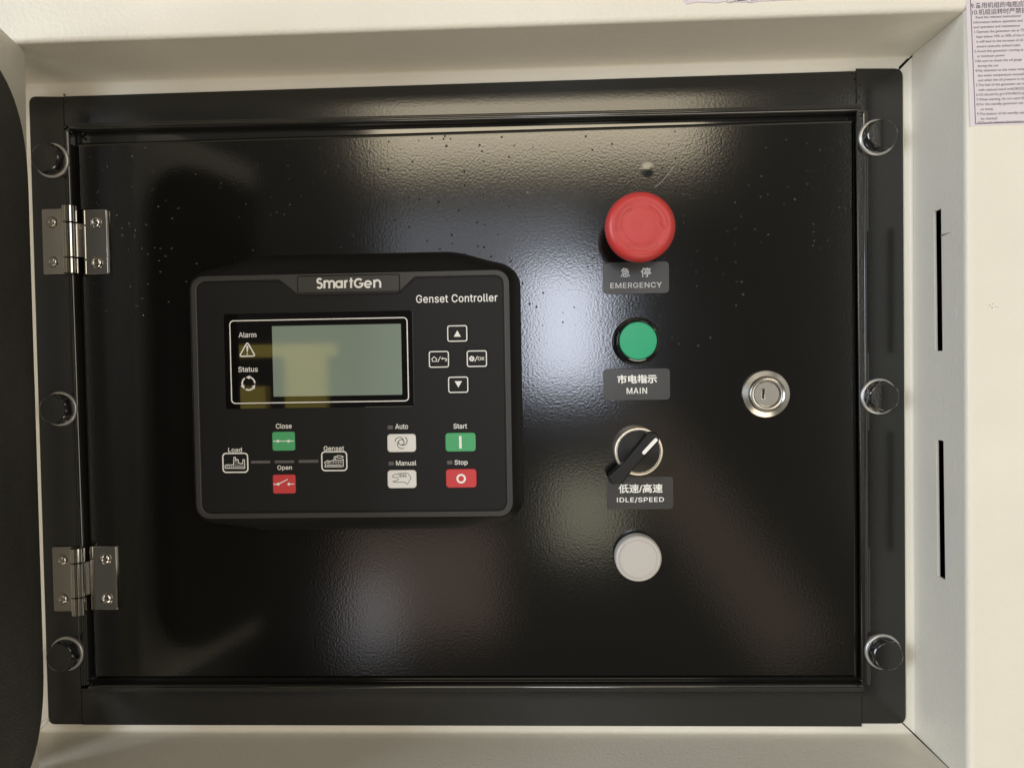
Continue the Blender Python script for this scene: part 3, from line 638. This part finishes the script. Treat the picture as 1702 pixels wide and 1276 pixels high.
for x in (462.5, 480.2): sy.add([(*q, ZK + .01) for q in circ(*U(x, 804.3, ZK), .85, 14)], [tuple(range(14))])
sy.build('symbol', M['print'], k)
k = key(740.2, 719, 790.8, 750.2, 'greenw', 'green start key marked with a bar')
sy = MB(); ribbon(UL([(764.9, 724.3), (765.4, 745)], ZK), 1.45, ZK, mb=sy); sy.build('symbol', M['print'], k)
k = key(741.2, 779.2, 792, 810.2, 'redw', 'red stop key marked with a ring')
sy = MB(); ribbon(circ(*U(766.5, 795.2, ZK), 2.2, 32), 1.1, ZK, closed=True, mb=sy); sy.build('symbol', M['print'], k)
k = key(643.6, 721, 691.2, 751, 'white', 'white auto key with a rotor symbol')
sy = MB(); Z = zpt(580, 660, 5.67)
ribbon(circ(*U(*Z([(494, 424)])[0], ZK), 1.6, 26), .42, ZK, closed=True, mb=sy)
c1 = U(*Z([(494, 424)])[0], ZK)
for a0 in (15, 135, 255):
    pts = [(c1[0] + r_ * math.cos(R(a0 + 40 + da)), c1[1] + r_ * math.sin(R(a0 + 40 + da))) for r_, da in ((3.6, 0), (3.75, -20), (3.5, -45), (3.05, -70), (2.5, -95), (1.9, -120), (1.6, -140))]
    ribbon(pts, .40, ZK, mb=sy)
sy.build('symbol', M['black'], k)
k = key(644, 781, 692, 811, 'white', 'white manual key with a hand symbol')
sy = MB()
ribbon(UL(Z([(410, 740), (430, 728), (470, 718), (530, 712), (560, 720), (585, 760), (550, 820), (527, 800), (425, 800), (415, 794), (455, 783), (466, 770), (458, 755), (430, 757), (412, 752)]), ZK), .30, ZK, closed=True, mb=sy)
for x in (480, 505, 530): ribbon(UL(Z([(x - 12, 724), (x - 4, 745), (x + 6, 752), (x + 10, 742), (x + 2, 722)]), ZK), .30, ZK + .01, mb=sy)
sy.build('symbol', M['black'], k)
# pictograms
k = key(368.4, 752, 412.5, 786.2, 'box', 'printed box with a factory outline')
ZB = ZF + .37; Z = zpt(360, 740, 7.09)
fac = [(100, 235), (115, 228), (200, 228), (203, 140), (222, 140), (226, 180), (238, 165), (256, 170), (258, 205), (290, 215), (306, 212), (310, 168), (328, 168), (332, 270), (100, 270)]
tri(Z(fac), ZB - .02, k, 'dim', 'factory_fill')
sy = MB(); ribbon(UL(Z(fac), ZB), .38, ZB + .01, closed=True, mb=sy)
for i in range(9):
    x = 122 + i * 23; ribbon(UL(Z([(x, 250), (x + 10, 250)]), ZB), .5, ZB + .02, mb=sy)
sy.build('factory_outline', M['print'], k)
k = key(533, 749.2, 577.3, 783.3, 'box', 'printed box with a generating set outline')
eng = [(1272, 200), (1300, 180), (1345, 185), (1360, 178), (1395, 172), (1470, 175), (1492, 160), (1494, 245), (1475, 252), (1275, 252), (1285, 230)]
tri(Z(eng), ZB - .02, k, 'dim', 'engine_fill')
sy = MB(); ribbon(UL(Z(eng), ZB), .38, ZB + .01, closed=True, mb=sy)
ribbon(UL(Z([(1382, 172), (1386, 132), (1400, 130), (1402, 170)]), ZB), .32, ZB + .01, mb=sy)
ribbon(UL(Z([(1412, 130), (1425, 120), (1465, 122), (1492, 132), (1465, 150), (1425, 148)]), ZB), .42, ZB + .01, closed=True, mb=sy)
ribbon(UL(Z([(1300, 235), (1345, 232), (1380, 238), (1430, 232), (1470, 236)]), ZB), .4, ZB + .01, mb=sy)
for x in (1375, 1405, 1435, 1462): ribbon(UL(Z([(x, 188), (x + 4, 205)]), ZB), .35, ZB + .01, mb=sy)
ribbon(UL(Z([(1300, 205), (1340, 200)]), ZB), .45, ZB + .01, mb=sy)
sy.build('engine_outline', M['print'], k)
for (x0, x1, y, hh) in ((417, 449, 767.8, 4.6), (456.3, 489, 767.3, 4.4), (496.2, 529, 766.6, 4.8)):
    a = U(x0, y, ZF + .4); b = U(x1, y, ZF + .4)
    prism(rr(a[0], a[1] - hh / 5.84, b[0], a[1] + hh / 5.84, .4, 3), ZF, ZF + .4, bev=.08, seg=2).build('status_bar', M['dim'], gc)
for (x0, y0, x1, y1) in ((644.2, 706.8, 652.8, 713.2), (645.8, 767, 654.6, 773.3), (743.2, 765.2, 752, 771.6)):
    a = U(x0, y1, ZF + .4); b = U(x1, y0, ZF + .4)
    prism(rr(a[0], a[1], b[0], b[1], .5, 3), ZF, ZF + .4, bev=.08, seg=2).build('indicator', M['dim'], gc)
for s_, bx_ in (('Auto', (656.8, 704, 678.2, 713)), ('Manual', (658.2, 765, 692, 773.5)), ('Start', (753.7, 703.6, 776.2, 712.2)), ('Stop', (755.6, 764, 777.3, 772.6 + 1.5)),
                ('Close', (458.5, 703.6, 484.8, 712.2)), ('Open', (461, 773, 485.3, 782.4)), ('Load', (379.3, 743.6, 402, 751.2)), ('Genset', (538, 740.8, 571.8, 749))):
    text(s_, bx_, ZP, M['print'], gc, .018)
# ================================================================ emergency button
BX, BY = 104.7, 99.4
eb = thing('emergency_stop_button', (BX, BY, DZ), 'red mushroom emergency stop button', 'push button')
lathe(BX, BY, [(14.8, DZ), (14.8, 3.5), (14.2, 5.0), (12.6, 5.6), (12.4, 6)], 64).build('collar', M['bezel'], eb)
lathe(BX, BY, [(12, 5), (11.6, 14), (12.4, 20), (13.5, 24)], 64).build('neck', M['knob'], eb)
n = 120; rings = [(13.2, 23.0), (16.5, 23.0), (18.7, 24.2), (19.35, 26.5), (19.5, 29), (19.35, 31.0), (18.6, 33.0), (17.4, 34.3), (15.9, 35.0), (15.0, 35.15), (14.4, 35.0), (10.6, 34.7), (10.0, 34.9), (9.4, 35.0), (5, 34.9), (.2, 34.9)]
mb = MB(); vs = []; fs = []
for r_, z in rings:
    for k in range(n):
        a = 2 * math.pi * k / n
        rr_ = r_ + (.13 * (1 if k % 2 else -1) if 24 < z < 32 and r_ > 18.5 else 0)
        vs.append((BX + rr_ * math.cos(a), BY + rr_ * math.sin(a), z))
for j in range(len(rings) - 1):
    for i in range(n): fs.append((j * n + i, j * n + (i + 1) % n, (j + 1) * n + (i + 1) % n, (j + 1) * n + i))
mb.add(vs, fs).build('mushroom_head', M['mush'], eb, angle=60)
for a0 in (70, 190, 310):
    am = MB(); ribbon(arc(BX, BY, 14.0, a0, a0 - 62, 16), .5, 35.35, mb=am, h=.6); ribbon(arc(BX, BY, 11.6, a0, a0 - 62, 16), .5, 35.2, mb=am, h=.6)
    ribbon(arc(BX, BY, 12.8, a0, a0 + .5, 1) [:1] + [(BX + 14.0 * math.cos(R(a0)), BY + 14.0 * math.sin(R(a0)))], .5, 35.25, mb=am, h=.6)
    e_ = a0 - 62
    pt = lambda r_, a_: (BX + r_ * math.cos(R(a_)), BY + r_ * math.sin(R(a_)))
    ribbon([pt(14.0, e_), pt(15.2, e_), pt(12.8, e_ - 16), pt(10.4, e_), pt(11.6, e_)], .5, 35.3, mb=am, h=.6)
    am.build('turn_arrow', M['mush'], eb)
# ================================================================ indicator lamps, selector, lock
gx, gy = 105.5, 36.8
gl = thing('indicator_lamp', (gx, gy, DZ), 'green indicator lamp in a glossy black bezel', 'indicator lamp')
lathe(gx, gy, [(14.4, DZ), (14.4, .5), (13.9, 2.6), (13.2, 3.2), (12.9, 3.1), (12.7, 2.4), (12.5, 3.4), (12.3, 7.8), (11.9, 8.6), (11.4, 8.8), (11.2, 8.4), (11.2, 7.6)], 72).build('bezel', M['bezel'], gl)
lathe(gx, gy, [(11.2, 7.2), (11.1, 8.2), (10.7, 8.7), (7, 8.9), (.2, 9.0)], 72).build('lens', M['lamp'], gl)
wx, wy = 104.3, -92.3
wl_ = thing('indicator_lamp', (wx, wy, DZ), 'milky white round lamp, lowest in the column of controls', 'indicator lamp')
lathe(wx, wy, [(14.3, DZ), (14.3, -1.5), (14.1, -1.0), (13.7, -.9)], 72).build('gasket', M['dark'], wl_)
lathe(wx, wy, [(13.8, DZ), (13.8, 5.2), (13.4, 6.3), (12.5, 6.9), (11.9, 6.9), (11.5, 6.3), (11.1, 6.3), (10.7, 6.7), (8, 6.9), (.2, 7.0)], 72).build('lens', M['plug'], wl_)
sx_, sy_ = 105.3, -28.6
ss = thing('selector_switch', (sx_, sy_, DZ), 'black rotary selector switch in a thin metal ring, its white line pointing up right', 'selector switch')
lathe(sx_, sy_, [(14.4, DZ), (14.4, 5.2), (14.2, 5.8), (13.9, 6.0), (13.1, 6.0), (12.9, 5.8), (12.8, 5.0)], 72).build('bezel_ring', M['champ'], ss)
lathe(sx_, sy_, [(12.7, 4.6), (12.6, 5.0), (12.2, 5.3), (.2, 5.3)], 64).build('knob', M['knob'], ss)
lb = MB()
prism(fillet(ccw(UL([(1078, 718), (1092, 719), (1097, 732), (1051, 782), (1035, 804), (1016, 805), (1011, 792), (1040, 765)], 13.5)), [.8, 2, 2, 2, 2.5, 2.5, 2, 1], 4), 5.0, 13.5, bev=1.3, seg=5, mb=lb)
lb.build('lever', M['knob'], ss, angle=60)
a = U(1070.5, 752, 13.7); b = U(1090, 731, 13.7)
u_ = (Vector(b) - Vector(a)).normalized()
ml = MB(); ribbon([a, b], 2.15, 13.65, mb=ml)
for c_ in (a, b): ml.add([(x, y, 13.65 - .004) for x, y in circ(c_[0], c_[1], 1.075, 14)], [tuple(range(14))])
ml.build('pointer_line', M['print'], ss)
lx, ly = 182.2, 4.0
lk = thing('cam_lock', (lx, ly, DZ), 'round nickel key lock on the right side of the door', 'lock')
lathe(lx, ly, [(14.1, DZ), (14.2, DZ + 1.0), (13.8, DZ + 1.8), (10.9, DZ + 3.0), (10.5, DZ + 4.9), (10.3, DZ + 5.3), (10.1, DZ + 5.4), (9.6, DZ + 4.9), (8.6, DZ + 4.4), (8.1, DZ + 4.4), (7.9, DZ + 4.2), (7.8, DZ + 1)], 80).build('bezel', M['nickel'], lk)
slot = [(lx - 3.2, ly - 2.6), (lx - 1.9, ly - 2.9), (lx - 1.6, ly + 3.1), (lx - 2.9, ly + 3.3)]
prism(circ(lx - .4, ly - .1, 7.35, 56), DZ + 1, DZ + 4.1, [ccw(slot)], bev=.25, seg=2).build('barrel', M['nickel'], lk)
prism(circ(lx - .4, ly, 7.9, 40), DZ + .2, DZ + .8).build('keyway_back', M['dark'], lk)
prism([(lx - 2.75, ly - 2.4), (lx - 2.35, ly - 2.4), (lx - 2.1, ly + 2.9), (lx - 2.5, ly + 2.9)], DZ + 1, DZ + 3.8).build('keyway_ward', M['chrome'], lk)
# ================================================================ name plates
def plate(x0, y0, x1, y1, label):
    z = DZ + .55
    a = U(x0, y1, z); b = U(x1, y0, z)
    t = thing('name_plate', ((a[0] + b[0]) / 2, (a[1] + b[1]) / 2, DZ), label, 'label', 'film labels under the controls')
    prism(rr(a[0], a[1], b[0], b[1], 2.4, 5), DZ, z, bev=.25, seg=3).build('film', M['plate'], t)
    return t
ZN = DZ + .62
t = plate(1002.5, 434, 1112, 489, 'grey label reading EMERGENCY, under the red mushroom button')
text('急', (1031.5, 445, 1047, 460.5), ZN, M['printgrey'], t, .012); text('停', (1065, 444.5, 1082, 460.5), ZN, M['printgrey'], t, .012)
text('EMERGENCY', (1014.5, 469, 1100, 479), ZN, M['printgrey'], t, .008, space=1.08)
t = plate(1003.5, 611.5, 1113.5, 665.5, 'grey label reading MAIN, under the green lamp')
text('市电指示', (1026, 622, 1092, 637.5), ZN, M['print'], t, .028); text('MAIN', (1041.5, 644, 1075.5, 654.5), ZN, M['print'], t, .0, space=1.1)
t = plate(1009, 791.5, 1119, 846.5, 'charcoal label reading IDLE/SPEED, under the selector switch')
text('低速/高速', (1028, 803.5, 1101.5, 819.5), ZN, M['print'], t, .02); text('IDLE/SPEED', (1025.5, 825.5, 1103.5, 835.5), ZN, M['print'], t, .012, space=1.08)
# ================================================================ stickers on the enclosure
stk = thing('instruction_sticker', (300, 170, DEP), 'pale sticker with small operating instructions in Chinese and English', 'sticker')
ZT = DEP + .25
prism(ccw(UL([(1603.8, -60), (1612.5, 210), (1900, 200), (1890, -60)], ZT)), DEP, ZT, bev=.08, seg=2).build('backing', M['paper'], stk)
ZI = ZT + .07
ribbon([U(x, y, ZI) for x, y in ((1611, -50), (1621.5, 206), (1890, 197))], .38, ZI).build('border_line', M['ink'], stk)
lines = [('8.备用柴油', 3, 0, 1.0), ('9.备用机组的电瓶应定期检查', 9.4, 0, 1.55), ('10.机组运转时严禁拆下电瓶', 20.3, 0, 1.55),
  ('Read the relevant instructions/', 28.2, 7, 1), ('information before operation and', 36.4, 3, 1), ('and operation and maintenance', 44.4, 3, 1),
  ('1.Operate the generator set at 75% load', 52.3, 3, 1), ('kept below 70% or 50% of the rated', 60.4, 7, 1), ('it will lead to the increase of oil', 68.4, 7, 1), ('severe cases,the exhaust pipe', 76.4, 7, 1),
  ('2.Avoid this generator running at', 84.6, 3, 1), ('at minimum power', 92.6, 7, 1), ('3.Be sure to check the oil gauge', 100.7, 3, 1), ('during the use', 108.8, 7, 1),
  ('4.Pay attention to the water temp', 116.6, 3, 1), ('the water temperature exceeds', 124.7, 7, 1), ('and when the oil pressure is too', 132.6, 7, 1),
  ('5.The fuel of the generator set must', 140.6, 3, 1), ('with national stand ard(GB252)', 148.6, 7, 1), ('6.Oil should be grt15W/40CD,all', 156.6, 3, 1), ('7.When starting, do not catch fire', 164.6, 3, 1),
  ('8.For the standby generator set', 172.6, 3, 1), ('on time).', 180.6, 9, 1), ('9.The battery of the standby set', 188.6, 3, 1), ('be checked', 196.4, 9, 1), ('10.Do not remove the battery when', 203.6 - .6, 3, 1)]
tm = MB(); sl = -.026
for s_, yc, ind, big in lines[1:]:
    vs, fs = text_mesh(s_, .012)
    x0 = 1613.2 + yc * .04 + ind; a = U(x0, yc + sl * 0 + (3.2 if big == 1 else 4.6), ZI); k_ = (5.6 if big == 1 else 9.6) / 3.16
    kx = k_ * (1.0 if big > 1 else 1.02)
    tm.add([(a[0] + v[0] * kx, a[1] + v[1] * k_ + v[0] * kx * .006, ZI) for v in vs], fs)
tm.build('printed_text', M['ink'], stk)
tp = thing('torn_sticker', (100, 215, DEP), 'crumpled white sticker cut off by the top edge of the photo', 'sticker')
edge = [(1128, -40), (1136, 3), (1142, 8), (1150, 6), (1160, 4), (1176, 5), (1190, 6), (1205, 3), (1222, 4), (1250, 5), (1262, 3), (1300, 1), (1402, -2), (1402, -40)]
pw = MB(); e3 = ccw(UL(edge, ZT))
prism(e3, DEP, ZT + .3, bev=.3, seg=2, mb=pw)
pw.build('sheet', M['paper'], tp)
# wrinkles raised along its lower edge
wr = MB()
for i in range(14):
    x = 1134 + i * 9 + random.uniform(-4, 4); q = U(x, random.uniform(-6, 4), ZT); k_ = random.uniform(.6, 1.5)
    q2 = (q[0] + random.uniform(-5, 5), q[1] + random.uniform(1, 6))
    ribbon([q, q2], 1.1 * k_, ZT + .5 + .3 * k_, mb=wr, h=.8)
wr.build('wrinkle', M['paper'], tp)
tr = MB(); ribbon(UL([(1215, 1.5), (1260, -1), (1300, -2)], ZT + .7), .5, ZT + .7, mb=tr); tr.build('border_line', M['ink'], tp)
# ================================================================ seen only as a reflection in the screen
gy_ = thing('yellow_gantry', (-950, -400, 2500), 'yellow steel gantry behind the photographer, reflected in the screen', 'gantry')
box(-1210, 72, 2480, -738, 120, 2530, bev=3).build('beam', M['yellow'], gy_)
box(-935, -150, 2480, -775, 71, 2530, bev=3).build('leg', M['yellow'], gy_)
box(-1180, -150, 2480, -1010, -40, 2530, bev=3).build('leg', M['yellow'], gy_)
box(-1180, -1400, 2470, -775, -152, 2700, bev=3).build('base', M['dark'], gy_)
